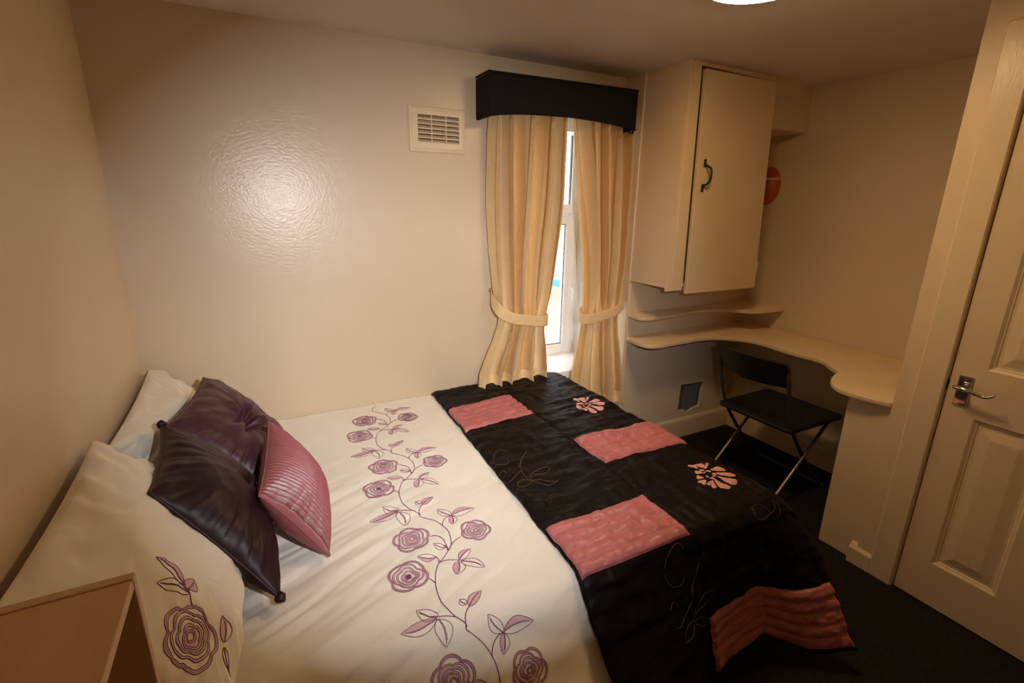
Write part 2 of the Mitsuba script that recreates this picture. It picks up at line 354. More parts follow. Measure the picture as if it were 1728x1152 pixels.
# ------------------------------------------------------------------ window
def window():
    wy = 2.64
    fx0, fx1, fz0, fz1 = WX0, 1.842, 0.530, 1.995
    add('window_1', cat(rbox(fx0, fx0 + .055, wy - .035, wy + .03, fz0, fz1, .004), rbox(fx1 - .060, fx1, wy - .035, wy + .03, fz0, fz1, .004),
        rbox(fx0, fx1, wy - .035, wy + .03, fz0, fz0 + .045, .004), rbox(fx0, fx1, wy - .035, wy + .03, 1.928, fz1, .004),
        rbox(fx0, fx1, wy - .035, wy + .03, 1.445, 1.502, .004)), 'white_upvc', 20, label='white plastic window between the two curtains', kind='structure')
    sx0, sx1, sz0, sz1 = fx0 + .045, fx1 - .033, fz0 + .018, 1.443
    add('window_1__sash', cat(rbox(sx0, sx0 + .085, wy - .05, wy + .01, sz0, sz1, .006), rbox(sx1 - .066, sx1, wy - .05, wy + .01, sz0, sz1, .006),
        rbox(sx0 + .08, sx1 - .06, wy - .05, wy + .01, sz0, sz0 + .066, .006), rbox(sx0 + .08, sx1 - .06, wy - .05, wy + .01, sz1 - .058, sz1, .006)), 'white_upvc', 20)
    gx0, gx1, gz0, gz1 = sx0 + .084, sx1 - .065, sz0 + .065, sz1 - .057
    add('window_1__sash__gasket', cat(rbox(gx0, gx0 + .007, wy - .042, wy - .03, gz0, gz1, .001), rbox(gx1 - .005, gx1, wy - .036, wy - .03, gz0, gz1, .001),
        rbox(gx0, gx1, wy - .042, wy - .03, gz0, gz0 + .006, .001), rbox(gx0, gx1, wy - .042, wy - .03, gz1 - .006, gz1, .001)), 'gasket', False)
    add('window_1__sash__pane', trimesh.Trimesh([[gx0, wy - .03, gz0], [gx1, wy - .03, gz0], [gx1, wy - .03, gz1], [gx0, wy - .03, gz1]], [[0, 1, 2], [0, 2, 3]], process=False), 'pane_glass', False)
    add('window_1__top_pane', trimesh.Trimesh([[fx0 + .05, wy, 1.50], [fx1 - .05, wy, 1.50], [fx1 - .05, wy, 1.930], [fx0 + .05, wy, 1.930]], [[0, 1, 2], [0, 2, 3]], process=False), 'pane_glass', False)
    add('window_1__gasket', cat(rbox(fx0 + .052, fx1 - .05, wy - .02, wy - .006, 1.924, 1.930, .001), rbox(fx1 - .066, fx1 - .059, wy - .02, wy - .006, 1.5, 1.9, .001)), 'gasket', False)
    add('window_1__handle', cat(rbox(sx1 - .035, sx1 - .012, wy - .062, wy - .048, 0.925, 1.0, .004), tube(spline([(sx1 - .024, wy - .06, 0.985), (sx1 - .024, wy - .085, .98), (sx1 - .024, wy - .09, .955), (sx1 - .024, wy - .085, .91)], 16), .0065, 10)), 'white_upvc', 30)
    add('trim_4', rbox(WX0, WX1, YB - .002, wy + .02, WZ0, 0.548, .004), 'white_upvc', 20, label='white window sill behind the bed', kind='structure')
    add('trim_5', cat(rbox(WX1 - .006, WX1 + .001, YB + .004, wy + .03, .546, WZ1, .001), rbox(WX0 - .001, WX0 + .006, YB + .004, wy, .546, WZ1, .001), rbox(WX0, WX1, YB + .004, wy + .05, WZ1 - .012, WZ1 + .001, .001), rbox(1.841, WX1, wy - .02, wy + .03, .546, WZ1, .001)), 'white_upvc', 20, label='white lining of the window recess', kind='structure')
window()
# ------------------------------------------------------------------ outside the window
add('yard_wall', rbox(-1.2, 6.2, 4.6, 4.8, -1.2, 1.38, .02), 'outside_render', False, label='yellowish rendered yard wall seen through the window', cat='wall')
add('yard_wall__coping', rbox(-1.25, 6.25, 4.56, 4.84, 1.38, 1.43, .01), 'outside_pale', False)
bl = rbox(-.7, .7, -.04, .04, -.035, .035, .01)
bl.apply_transform(trimesh.transformations.rotation_matrix(math.radians(16), [0, 1, 0])); bl.apply_translation([2.85, 4.45, .69])
add('blue_handrail', bl, 'blue_paint', 20, label='bright blue sloping rail outside against the yard wall', cat='rail')
add('blue_handrail__post', tube([(2.3, 4.45, -1.2), (2.3, 4.45, .84)], .03, 12), 'blue_paint', True)
add('blue_handrail__post', tube([(3.4, 4.45, -1.2), (3.4, 4.45, .54)], .03, 12), 'blue_paint', True)
add('neighbour_house', cat(rbox(1.5, 9.0, 10.0, 14.0, -1.2, 5.6, .02)), 'outside_pale', False, label='pale house beyond the yard wall, seen in the upper window pane', cat='house')
add('neighbour_house__roof_edge', rbox(1.4, 9.1, 9.75, 10.0, 1.62, 1.84, .02), 'grey_slate', False)
add('yard_ground', rbox(-6, 12, 2.8, 16, -1.3, -1.2, .01), 'outside_render', False, label='paved yard outside the window', kind='structure')

# ------------------------------------------------------------------ ceiling lamp
def lamp():
    x, y, z = LAMP
    t = thing('ceiling_lamp', 'round white opal glass ceiling lamp, lit, at the top edge of the photo', 'lamp')
    add(t + '__base', lathe([(0, z), (.165, z), (.168, z - .012), (.16, z - .022), (0, z - .022)], 48, (x, y, 0)), 'lamp_base', 30)
    r = np.linspace(0, 1, 14)
    prof = [(.158 * math.sin(a), z - .02 - .022 * math.cos(a)) for a in np.linspace(0.0, math.pi / 2, 16)]
    prof[0] = (0.0005, prof[0][1])
    m = lathe(prof, 48, (x, y, 0))
    key = add(t + '__glass_dome', m, 'lamp_glass', True)
    # normals of the dome must point into the room
    if (np.array(m.face_normals)[:, 2].mean() > 0):
        scene[key] = mikit.ply(trimesh.Trimesh(m.vertices, np.asarray(m.faces)[:, ::-1], process=False), 'lamp_glass', True)
    scene[key]['emitter'] = {'type': 'area', 'radiance': rgb(*LAMP_RGB)}
lamp()

# ------------------------------------------------------------------ air vent on the back wall
def vent():
    t = thing('air_vent', 'cream plastic louvred air vent on the wall left of the curtains', 'vent')
    x0, x1, z0, z1 = .668, .936, 1.719, 1.909
    ix0, ix1, iz0, iz1 = .709, .905, 1.760, 1.876
    prof = [(0, 0.000), (0, .008), (.004, .013), (.012, .0145), (.016, .012), (.020, .0125), (.024, .011)]
    P = np.array([[[x0 + i, YB - d, z0 + i], [x1 - i, YB - d, z0 + i], [x1 - i, YB - d, z1 - i], [x0 + i, YB - d, z1 - i]] for i, d in prof] +
                 [[[ix0, YB - .011, iz0], [ix1, YB - .011, iz0], [ix1, YB - .011, iz1], [ix0, YB - .011, iz1]], [[ix0, YB - .001, iz0], [ix1, YB - .001, iz0], [ix1, YB - .001, iz1], [ix0, YB - .001, iz1]]])
    add(t + '__frame', grid(P, wrap=True), 'vent_plastic', 25)
    add(t + '__duct_end', rbox(.700, .914, YB + .18, YB + .19, 1.751, 1.885, .001), 'vent_plastic', False)
    h = (iz1 - iz0) / 6
    for k in range(6):
        z = iz0 + k * h
        P = np.array([[[ix0, YB - .0045, z + .001], [ix1, YB - .0045, z + .001]], [[ix0, YB + .016, z + h * .66], [ix1, YB + .016, z + h * .66]]])
        add(t + '__louvre', slab(P, .0012), 'vent_plastic', False)
        add(t + '__slat', rbox(ix0, ix1, YB - .0118, YB - .0085, z - .0022 + (.002 if k == 0 else 0), z + .0026, .0006), 'vent_plastic', False)
    for x in (ix0 + (ix1 - ix0) * .325, ix0 + (ix1 - ix0) * .675):
        add(t + '__bar', rbox(x - .0022, x + .0022, YB - .0122, YB - .0085, iz0, iz1, .0006), 'vent_plastic', False)
vent()

# ------------------------------------------------------------------ pelmet and curtains
def pelmet():
    t = thing('curtain_pelmet', 'black fabric-covered box pelmet above the curtains', 'pelmet')
    x0, x1, y0 = 0.993, 1.826, 2.120
    xs = np.linspace(x0, x1, 30)
    low = 1.876 + .028 * np.clip(np.sin((xs - x0 - .02) / (x1 - x0 - .04) * np.pi), 0, 1) ** .6
    poly = list(zip(xs, low)) + [(x1, 2.062), (x0, 2.050)]
    m = xz(extrude(poly, 0, .018), y0)
    parts = [m, rbox(x0, x0 + .018, y0 + .01, YB, 1.874, 2.048, .004), rbox(x1 - .018, x1, y0 + .01, YB, 1.874, 2.058, .004), rbox(x0 + .005, x1 - .005, y0 + .008, YB, 2.036, 2.050, .003)]
    add(t + '__box', cat(*parts), 'pelmet_cloth', 25)
    # braid along the edges and the tab at the right end
    edge = np.r_[np.c_[xs, np.full(30, y0 - .002), low]]
    add(t + '__edge_braid', cat(tube(edge, .004, 8), tube([(x0, y0 - .001, 2.050), (x1, y0 - .001, 2.062)], .005, 8), tube([(x0, y0 - .001, 2.052), (x0 - .001, YB - .01, 2.052)], .005, 8)), 'pelmet_cloth', True)
    add(t + '__end_tab', tube([(x1 - .035, y0 + .004, 1.885), (x1 - .035, y0 + .004, 1.862), (x1 - .012, y0 + .004, 1.862), (x1 - .012, y0 + .004, 1.888)], .0045, 8), 'pelmet_cloth', True)
pelmet()

def curtain(label, zk, x0k, x1k, y0k, amp, folds, ph, seed, tie, hook):
    t = thing('curtain', label, 'curtain', 'gold curtains at the window')
    nz, ns = 170, 220
    z = np.linspace(zk[0], zk[-1], nz)[:, None]
    zr = np.array(zk)[::-1]
    f = lambda k: PchipInterpolator(zr, np.array(k)[::-1])(z)
    s = np.linspace(0, 1, ns)[None, :]
    a, b, y0, am = f(x0k), f(x1k), f(y0k), f(amp)
    rng = np.random.default_rng(seed)
    # folds wander a little across the width and down the height
    warp = s + .035 * np.sin(2 * np.pi * (s * 1.3 + .12 * z + ph)) + .02 * np.sin(2 * np.pi * (s * 2.7 - .3 * z + ph * 2))
    wv = np.sin(2 * np.pi * folds * warp + ph)
    prof = np.sign(wv) * np.abs(wv) ** .8 + .35 * np.sin(4 * np.pi * folds * warp + 1.3 * ph + .8 * z)
    x = a + (b - a) * s + (.024 * np.cos(2 * np.pi * folds * warp + ph) * am / .048) * np.clip(np.minimum(s, 1 - s) * 12, 0, 1)
    y = y0 - am * prof
    q = np.stack([x * 9, np.zeros_like(x) + y * 0, z + 0 * x], -1)
    low = np.clip((zk[-1] + .32 - z) / .3, 0, 1)
    y = y - (.030 * low + .004) * (meshkit.fbm(q * [1.6, 1, 14], 3, seed) - .5) - .006 * (meshkit.fbm(q * [4, 1, 6], 2, seed + 3) - .5)
    P = np.stack([x, y, np.broadcast_to(z, x.shape)], -1)
    uv = np.stack([np.broadcast_to(s, x.shape), np.broadcast_to(z, x.shape)], -1)
    add(t + '__drape', grid(P), 'curtain_sheet', True, uv=uv.reshape(-1, 2))
    # heading tape and hems: a doubled edge
    add(t + '__hem', slab(np.stack([P[-8:, :, 0], P[-8:, :, 1] - .0035, P[-8:, :, 2]], -1), .002), 'curtain_cloth', True)
    for c in (0, ns - 6):
        e = P[:, c:c + 6].copy(); e[..., 1] -= .003
        add(t + '__side_hem', slab(e, .0015), 'curtain_cloth', True)
    c = spline(tie, 60)
    w = .028 * np.ones(60); tt, aa, bb = frames(c)
    up = np.array([0, 0, 1.0]); sd = up - tt * (tt @ up)[:, None]; sd /= np.linalg.norm(sd, axis=1, keepdims=True)
    v = np.linspace(-1, 1, 9)
    B = c[:, None] + sd[:, None] * (w[:, None, None] * v[None, :, None])
    B = B + (.0035 * (meshkit.fbm(B * 40, 2, seed + 9) - .5))[..., None] * gnormals(B)
    add(t + '__tieback', slab(B, .004), 'curtain_cloth', True)
    add(t + '__tieback__hook', cat(lathe([(0, .0), (.012, 0), (.012, .004), (.006, .008), (.005, .03), (.009, .034), (.009, .04), (0, .042)], 16, (hook[0], hook[1], hook[2]), '-x').apply_transform(
        trimesh.transformations.rotation_matrix(math.radians(90), [0, 0, 1], hook)), tube([(hook[0], hook[1] - .03, hook[2]), (hook[0] + .004, hook[1] - .034, hook[2] - .03)], .003, 8)), 'brass', 30)
curtain('left gold curtain, tied back, beside the air vent', [1.95, 1.54, 1.276, 1.03, .93, .84, .70, .60, .565],
        [1.04, 1.034, 1.045, 1.066, 1.082, 1.062, 1.00, .965, .957], [1.44, 1.435, 1.402, 1.370, 1.352, 1.345, 1.352, 1.36, 1.367],
        [2.195, 2.195, 2.190, 2.185, 2.180, 2.185, 2.185, 2.18, 2.17], [.048, .050, .046, .032, .018, .026, .038, .030, .026], 4.3, 0.6, 11,
        [(1.072, 2.255, 1.058), (1.046, 2.20, 1.025), (1.07, 2.14, .975), (1.12, 2.128, .945), (1.20, 2.130, .925), (1.30, 2.136, .908), (1.352, 2.15, .905), (1.364, 2.185, .91), (1.33, 2.225, .93), (1.2, 2.245, .98), (1.09, 2.258, 1.05)], (1.074, 2.274, 1.067))
curtain('right gold curtain, tied back, beside the wall cupboard', [1.95, 1.547, 1.206, .99, .91, .83, .60, .45, .36],
        [1.486, 1.540, 1.588, 1.598, 1.590, 1.580, 1.522, 1.50, 1.496], [1.842, 1.858, 1.862, 1.845, 1.832, 1.832, 1.845, 1.85, 1.855],
        [2.195, 2.195, 2.190, 2.180, 2.170, 2.165, 2.130, 2.105, 2.09], [.046, .048, .044, .030, .017, .024, .036, .040, .040], 3.8, 2.1, 23,
        [(1.868, 2.255, 1.055), (1.866, 2.20, 1.02), (1.845, 2.135, .965), (1.80, 2.115, .935), (1.72, 2.112, .912), (1.63, 2.118, .896), (1.584, 2.130, .892), (1.574, 2.165, .895), (1.60, 2.205, .91), (1.72, 2.235, .95), (1.84, 2.258, 1.03)], (1.866, 2.274, 1.067))

# ------------------------------------------------------------------ wall cupboard
def cupboard():
    t = thing('wall_cupboard', 'cream painted wall cupboard with a flat door and black handle right of the window', 'cupboard')
    yf = 1.84
    body = cat(rbox(XC, XC + .018, yf + .002, YH, 1.094, HC, .002), rbox(2.475, 2.493, yf + .02, YH, 1.08, HC, .002), rbox(XC, 2.49, yf + .02, YH, 1.088, 1.106, .002), rbox(XC + .01, 2.48, YH - .01, YH, 1.1, HC, .001))
    add(t + '__body', body, 'satin_cream', False)
    def lean(m, b0, b1):
        """Leans an upright piece: its left and right edges given at the bottom (z 1.055) and at the top (z 2.122)."""
        v = np.array(m.vertices); k = (v[:, 2] - 1.055) / 1.067
        l, r = b0[0] + (b1[0] - b0[0]) * k, b0[1] + (b1[1] - b0[1]) * k
        v[:, 0] = l + (r - l) * v[:, 0]
        return trimesh.Trimesh(v, m.faces, process=False)
    stile = lean(rbox(0, 1, yf, yf + .022, 1.072, HC, .003), (XC - .001, 1.986), (XC - .001, 1.957))
    head = rbox(1.955, 2.492, yf, yf + .022, 2.126, HC, .003)
    v = np.array(head.vertices); v[:, 2] += np.where(v[:, 2] < 2.14, .010 * (2.5 - v[:, 0]) / .5, 0); head = trimesh.Trimesh(v, head.faces, process=False)
    add(t + '__face_frame', stile, 'satin_cream', False)
    add(t + '__face_frame', head, 'satin_cream', False)
    add(t + '__face_frame', lean(rbox(0, 1, yf, yf + .022, 1.075, HC, .003), (2.548, 2.566), (2.482, 2.498)), 'satin_cream', False)
    add(t + '__inside', rbox(1.93, 2.475, yf + .06, yf + .066, 1.1, 2.15, .001), 'old_plaster', False)
    bead = cat(lean(rbox(0, 1, yf - .006, yf + .004, 1.074, HC, .004), (XC - .002, XC + .010), (XC - .002, XC + .010)), lean(rbox(0, 1, yf - .004, yf + .004, 1.074, HC, .003), (XC + .022, 1.978), (XC + .020, 1.950)))
    add(t + '__corner_moulding', bead, 'gloss_cream', 20, label='cream corner moulding beside the cupboard door')
    add(t + '__door', lean(rbox(0, 1, yf - .018, yf + .004, 1.055, 2.122, .002), (2.003, 2.546), (1.969, 2.479)), 'satin_cream', False, label='flat cream cupboard door')
    yh = yf - .018
    hx = 2.028
    pull = cat(tube(spline([(hx, yh - .004, 1.705), (hx + .003, yh - .012, 1.697), (hx + .006, yh - .035, 1.682), (hx + .006, yh - .042, 1.65), (hx + .004, yh - .035, 1.618), (hx + .001, yh - .012, 1.603), (hx, yh - .004, 1.595)], 40), .0055, 10),
               rbox(hx - .008, hx + .008, yh - .004, yh + .001, 1.690, 1.727, .002), rbox(hx - .008, hx + .008, yh - .004, yh + .001, 1.572, 1.610, .002))
    add(t + '__door__handle', pull, 'black_iron', 25, label='black bow handle')
    for z, x in ((1.175, 2.540), (1.99, 2.487)):
        add(t + '__hinge', tube([(x + .004, yf - .012, z - .03), (x + .004, yf - .012, z + .03)], .006, 10), 'satin_cream', 30)
cupboard()

# ------------------------------------------------------------------ orange wall fitting behind the cupboard
t = thing('wall_sounder', 'orange rounded fitting with a pale band on the wall right of the cupboard', 'wall fitting')
prof = [(0.0005, .078), (.03, .076), (.055, .066), (.075, .048), (.086, .024), (.09, 0)]
m = lathe(prof, 36, (0, 0, 0), '-x'); m.vertices = np.array(m.vertices) * [.8, .95, 1.25] + [XR, 2.078, 1.630]
add(t + '__dome', m, 'orange_plastic', True)
a = np.linspace(-1.35, 1.35, 24)
zb = 1.668
bnd = np.stack([np.stack([XR - .0655 * np.cos(a) , 2.078 + .0835 * np.sin(a), np.full(24, z)], -1) for z in (zb - .007, zb + .009)])
add(t + '__band', slab(bnd, -.006), 'orange_band', True, label='pale band across the orange fitting')

# ------------------------------------------------------------------ corner shelf and desk
wall_edge = lambda end: [(XC + .004, YH), (XR, YH), (XR, end)]
sh = spline([(2.885, 1.838), (2.80, 1.842), (2.743, 1.845), (2.69, 1.848), (2.638, 1.862), (2.576, 1.918), (2.483, 1.988), (2.381, 2.016), (2.27, 2.012), (2.15, 1.996), (2.012, 1.983), (1.93, 1.983), (1.888, 1.992), (1.868, 2.015), (1.868, 2.06), (1.874, 2.10), (1.884, 2.13)], 130)
t = thing('corner_shelf', 'narrow cream corner shelf with a wavy front edge below the wall cupboard', 'shelf')
add(t + '__board', board(np.vstack([[(XR - .001, YH - .001)], sh[:, :2] - [.001, .001]]), .882, .902, .005), 'shelf_paint', 40)
add(t + '__fixing_batten', rbox(2.54, 2.87, YH - .02, YH, .862, .8815, .002), 'satin_cream', False, label='cream batten under the shelf')
dk = np.vstack([spline([(2.885, .887), (2.70, .886), (2.5, .886), (2.3, .886), (2.185, .886)], 20), spline([(2.178, .90), (2.165, .955), (2.156, 1.02), (2.163, 1.077), (2.20, 1.127), (2.257, 1.165), (2.314, 1.188), (2.384, 1.204)], 50),
                spline([(2.388, 1.212), (2.417, 1.246), (2.452, 1.292), (2.49, 1.338), (2.503, 1.385), (2.497, 1.45), (2.498, 1.55), (2.512, 1.66), (2.508, 1.75), (2.47, 1.82), (2.40, 1.885), (2.311, 1.918), (2.165, 1.918), (2.017, 1.913), (1.925, 1.912), (1.88, 1.935), (1.862, 1.985), (1.862, 2.05), (1.872, 2.10), (1.884, 2.129)], 130)])
t = thing('corner_desk', 'cream painted built-in corner desk with a wavy front edge and an end panel', 'desk')
add(t + '__desk_top', board(np.vstack([[(XR - .001, YH - .001)], dk[:, :2]]), .738, .760, .005), 'shelf_paint', 40)
add(t + '__end_panel', rbox(XD + .010, XD + .028, YA + .001, 1.052, .004, .739, .002), 'satin_cream', False, label='cream end panel below the desk')
add(t + '__wall_batten', cat(rbox(XR - .02, XR, YA, YH, .70, .7375, .002), rbox(XC + .02, XR, YH - .018, YH, .70, .7375, .002)), 'satin_cream', False)

# ------------------------------------------------------------------ double socket under the desk
t = thing('double_socket', 'white double power socket on the wall under the desk', 'socket')
add(t + '__plate', rbox(XR - .011, XR, 1.872, 2.008, .285, .352, .003), 'socket_white', 20)
for pin in [rbox(XR - .0118, XR - .0105, y + a - w, y + a + w, z + b - h, z + b + h, .0003) for y in (1.905, 1.972) for z in (.308,) for a, b, w, h in ((0, .016, .002, .004), (-.011, -.004, .0035, .0018), (.011, -.004, .0035, .0018))]:
    add(t + '__pin_hole', pin, 'pin_black', False)
for y in (1.925, 1.955):
    add(t + '__rocker_switch', rbox(XR - .015, XR - .0105, y - .006, y + .006, .330, .346, .0015), 'socket_white', False)

# ------------------------------------------------------------------ folding chair
def chair():
    t = thing('folding_chair', 'black folding chair with a steel tube frame tucked under the desk', 'chair')
    yl, yr = 1.722, 1.322        # far and near sides
    # seat: padded plate with round corners
    P = Polygon([(2.262, yr - .008), (2.66, yr - .012), (2.66, yl - .02), (2.262, yl - .03)]).buffer(.028).simplify(.001)
    add(t + '__seat', board(np.array(P.exterior.coords)[:-1], .424, .447, .008), 'chair_black', 40, label='black flat seat')
    # curved back rest between the two uprights
    s = np.linspace(-1, 1, 30)[:, None]; h = np.linspace(0, 1, 12)[None, :]
    xb = 2.165 + .06 * (1 - h) - .040 * (1 - s ** 2)
    yb = (yl + yr) / 2 + .205 * s
    zb = .662 + (.125 + .006 * (1 - s ** 2)) * h - .012 * (1 - s ** 2) * (1 - h)
    B = np.stack([xb + 0 * yb, yb + 0 * h, zb], -1)
    add(t + '__backrest', slab(B[::-1], .016), 'chair_black', 40, label='black curved backrest')
    for k, y in enumerate((yl, yr)):
        up = spline([(2.185, y, .785), (2.205, y, .70), (2.25, y, .56), (2.30, y, .44), (2.43, y, .26), (2.55, y, .12), (2.62, y, .055), (2.668, y, .016)], 40)
        add(t + '__upright', tube(up, .0095, 12), 'frame_steel', True, label='dark steel upright running down to the front foot bar')
    add(t + '__foot_bar', tube([(2.672, yl + .012, .013), (2.672, yr - .012, .013)], .011, 12), 'frame_steel', True)
    for y in (yl, yr):
        add(t + '__foot_bar__end_cap', tube([(2.672, y - .016, .013), (2.672, y + .016, .013)], .0125, 12), 'pin_black', True)
    for y in (yl - .022, yr + .022 - .03):
        add(t + '__leg', tube([(2.615, y, .424), (2.42, y, .23), (2.205, y, .016)], .0090, 12), 'chair_steel', True, label='steel tube leg running down to the back foot bar')
    add(t + '__back_foot_bar', tube([(2.203, yl - .01, .013), (2.203, yr - .02, .013)], .010, 12), 'chair_steel', True)
    add(t + '__seat_rail', tube([(2.615, yl - .022, .422), (2.615, yr - .008, .422)], .008, 10), 'chair_steel', True)
    add(t + '__seat_rail', tube([(2.30, yl, .430), (2.30, yr, .430)], .006, 10), 'chair_steel', True)
chair()

# ------------------------------------------------------------------ bed
t = thing('bed', 'double bed base and mattress standing along the back wall under the white duvet', 'bed')
add(t + '__mattress', rbox(XL + .012, 1.47, .985, YB - .012, .29, .525, .03), 'white_linen', 40)
add(t + '__base', rbox(XL + .012, 1.465, .99, YB - .015, .06, .288, .008), 'frame_steel', 30)
for x in (-.36, 1.40):
    for y in (1.06, 2.19):
        add(t + '__leg', tube([(x, y, .0), (x, y, .062)], .022, 14), 'pin_black', 30)

def drop_profile(s, r, tilt=.62):
    """Across an edge: s > 0 is the cloth length past the start of the bend; returns (out, down) along the slope."""
    bend = math.pi / 2 - tilt
    L = r * bend
    a = np.clip(s, 0, L) / r
    out, down = r * np.sin(a), r * (1 - np.cos(a))
    e = np.maximum(s - L, 0)
    return out + e * math.sin(tilt), down + e * math.cos(tilt)

def duvet_at(u, y, h=0.0):
    """Point of the duvet for cloth coordinates (u = x, y as if it lay flat), h metres above it."""
    u, y = np.broadcast_arrays(np.asarray(u, float), np.asarray(y, float))
    def pos(u, y):
        s = .910 - y
        out, down = drop_profile(s, .075)
        yy = np.where(s > 0, .910 - out, y)
        z = .557 - down
        under = (np.clip((u - .80) / .2, 0, 1) + np.clip((-.08 - u) / .1, 0, 1)) * np.clip(s / .05, 0, 1)
        q = np.stack([u, y, 0 * u], -1)
        big = meshkit.fbm(q * 3.2 + 7, 3, 2) - .5
        # soft creases fanning out from the pillows and along the near edge
        d = (y * .90 - u * .43)
        cr = meshkit.fbm(np.stack([d * 16, (u * .90 + y * .43) * 2.2, 0 * u + 3], -1), 3, 8) - .5
        cr = np.abs(cr) * 1.5 - .12
        wl = np.clip((.46 - u) / .5, 0, 1) * np.clip((1.75 - y) / .4, 0, 1)
        cr2 = meshkit.fbm(np.stack([y * 11 + u * 3, u * 3, 0 * u + 1], -1), 3, 5) - .5
        ws = np.clip(s / .06, 0, 1)
        bump = .014 * big + (.006 + .030 * wl) * cr + (.006 + .016 * ws) * cr2
        edge = np.exp(-((s - .01) / .06) ** 2)            # ruckled edge of the mattress
        bump = bump + .022 * edge * (np.abs(meshkit.fbm(np.stack([u * 9 + y * 6, y * 3, 0 * u + 2], -1), 2, 15) - .5) - .12)
        far = np.clip((y - 2.20) / .05, 0, 1)
        z = z + bump * (1 - ws * .6) - .012 * far ** 2
        yy = yy - ws * (.030 * (meshkit.fbm(np.stack([u * 5.5, y * 1.2, 0 * u], -1), 3, 12) - .5) + .8 * bump)
        yy = yy + under * np.clip(out - .05, 0, 1) * .95
        ft = np.maximum(u - 1.44, 0)                  # rolls down over the foot
        o2, d2 = drop_profile(ft, .05, .04)
        x = np.where(ft > 0, 1.44 + o2, u)
        return np.stack([x, yy, z - d2], -1)
    p = pos(u, y)
    if np.any(np.asarray(h) != 0):
        e = 1e-3
        n = np.cross(pos(u + e, y) - pos(u - e, y), pos(u, y + e) - pos(u, y - e))
        n /= np.linalg.norm(n, axis=-1, keepdims=True)
        p = p + n * np.asarray(h)[..., None]
    return p

t_duvet = thing('duvet', 'white duvet with a plum embroidered rose vine covering the bed', 'duvet')
U, Y = np.meshgrid(np.linspace(XL + .012, 1.80, 260), np.linspace(.44, YB - .004, 240), indexing='ij')
add(t_duvet + '__cover', grid(duvet_at(U, Y)), 'white_linen', True)

# embroidery: thread and filled stitching laid on a cloth given by a function at(u, y, h)
def thread(at, P, r=.0009, n=None, h=.0006):
    P = np.asarray(P, float)
    if n:
        P = spline(P, n)
    return tube(at(P[:, 0], P[:, 1], np.full(len(P), h)), r, 4, False)

def fill(at, A, B, h=.0007):
    """A band of stitching between two outlines with the same number of points."""
    A, B = np.asarray(A, float), np.asarray(B, float)
    M = np.stack([A, (A * 2 + B) / 3, (A + B * 2) / 3, B], 0)
    return grid(at(M[..., 0], M[..., 1], np.full(M.shape[:2], h)))

def lobes(c, r, n, depth, rot, squash=1.0, m=72):
    a = np.linspace(0, 2 * np.pi, m)
    k = r * (1 - depth * (1 - np.abs(np.sin(n * (a - rot) / 2)) ** .75))
    return np.c_[c[0] + k * np.cos(a), c[1] + k * np.sin(a) * squash]

def rose(at, key, c, r, kind, h=.0006):
    rot = (.3, .9, .1)[kind]
    n = (5, 5, 4)[kind]
    rings = [(1.0, .89, n, .17, rot), (.76, .68, 4, .20, rot + .5), (.56, .48, 4, .22, rot + .5), (.38, .30, 4, .24, rot + .5), (.18, .12, 4, .2, rot)]
    th, fl = [], []
    rng = np.random.default_rng(int(abs(c[0] * 1e4) + abs(c[1] * 1e3)) + kind)
    for i, (a, b, k, d, ro) in enumerate(rings):
        off = np.array([rng.uniform(-.03, .03), rng.uniform(-.03, .03)]) * r if i else np.zeros(2)
        A, B = lobes(c + off, r * a, k, d, ro), lobes(c + off, r * b, k, d, ro)
        th += [thread(at, A), thread(at, B)]
        fl.append(fill(at, A, B))
        if i == 0:
            C = lobes(c + off, r * .945, k, d, ro)
            th.append(thread(at, C, .0006))
    if kind == 2:
        a = np.linspace(0, 2 * np.pi, 24)
        fl2 = [np.c_[c[0] + r * .13 * np.cos(a), c[1] + r * .13 * np.sin(a)], np.c_[c[0] + 0 * a, c[1] + 0 * a]]
        th.append(fill(at, *fl2, h=.0016))
    elif kind == 1:
        A, B = lobes(c, r * .28, 4, .2, rot + .5), lobes(c, r * .1, 4, .2, rot)
        fl.append(fill(at, A, B))
    k = add(key, cat(*th), 'thread_plum', True)
    add(k + '__stitched_fill', cat(*fl), 'stitch_mauve', True, label='paler mauve stitching')
    return k

def leaf_shape(b, tip, w, m=22):
    b, tip = np.array(b, float), np.array(tip, float)
    d = tip - b; L = np.linalg.norm(d); d /= L; nrm = np.array([-d[1], d[0]])
    s = np.linspace(0, 1, m)[:, None]
    k = (np.sin(np.pi * s ** .85) ** .85) * w / 2
    bend = .08 * L * np.sin(np.pi * s)
    mid = b + d * L * s + nrm * bend
    return mid + nrm * k, mid, mid - nrm * k

def leaf(at, b, tip, w, kind):
    A, M, B = leaf_shape(b, tip, w)
    th = [thread(at, A), thread(at, B), thread(at, M[:-2])]
    d = (A - B); d /= np.linalg.norm(d, axis=1, keepdims=True) + 1e-9
    th.append(thread(at, M[1:-4] + d[1:-4] * w * .06, .0008))
    fl = []
    if kind in (1, 3):
        fl.append(fill(at, A, M))
    if kind in (2, 3):
        fl.append(fill(at, M, B))
    return th, fl

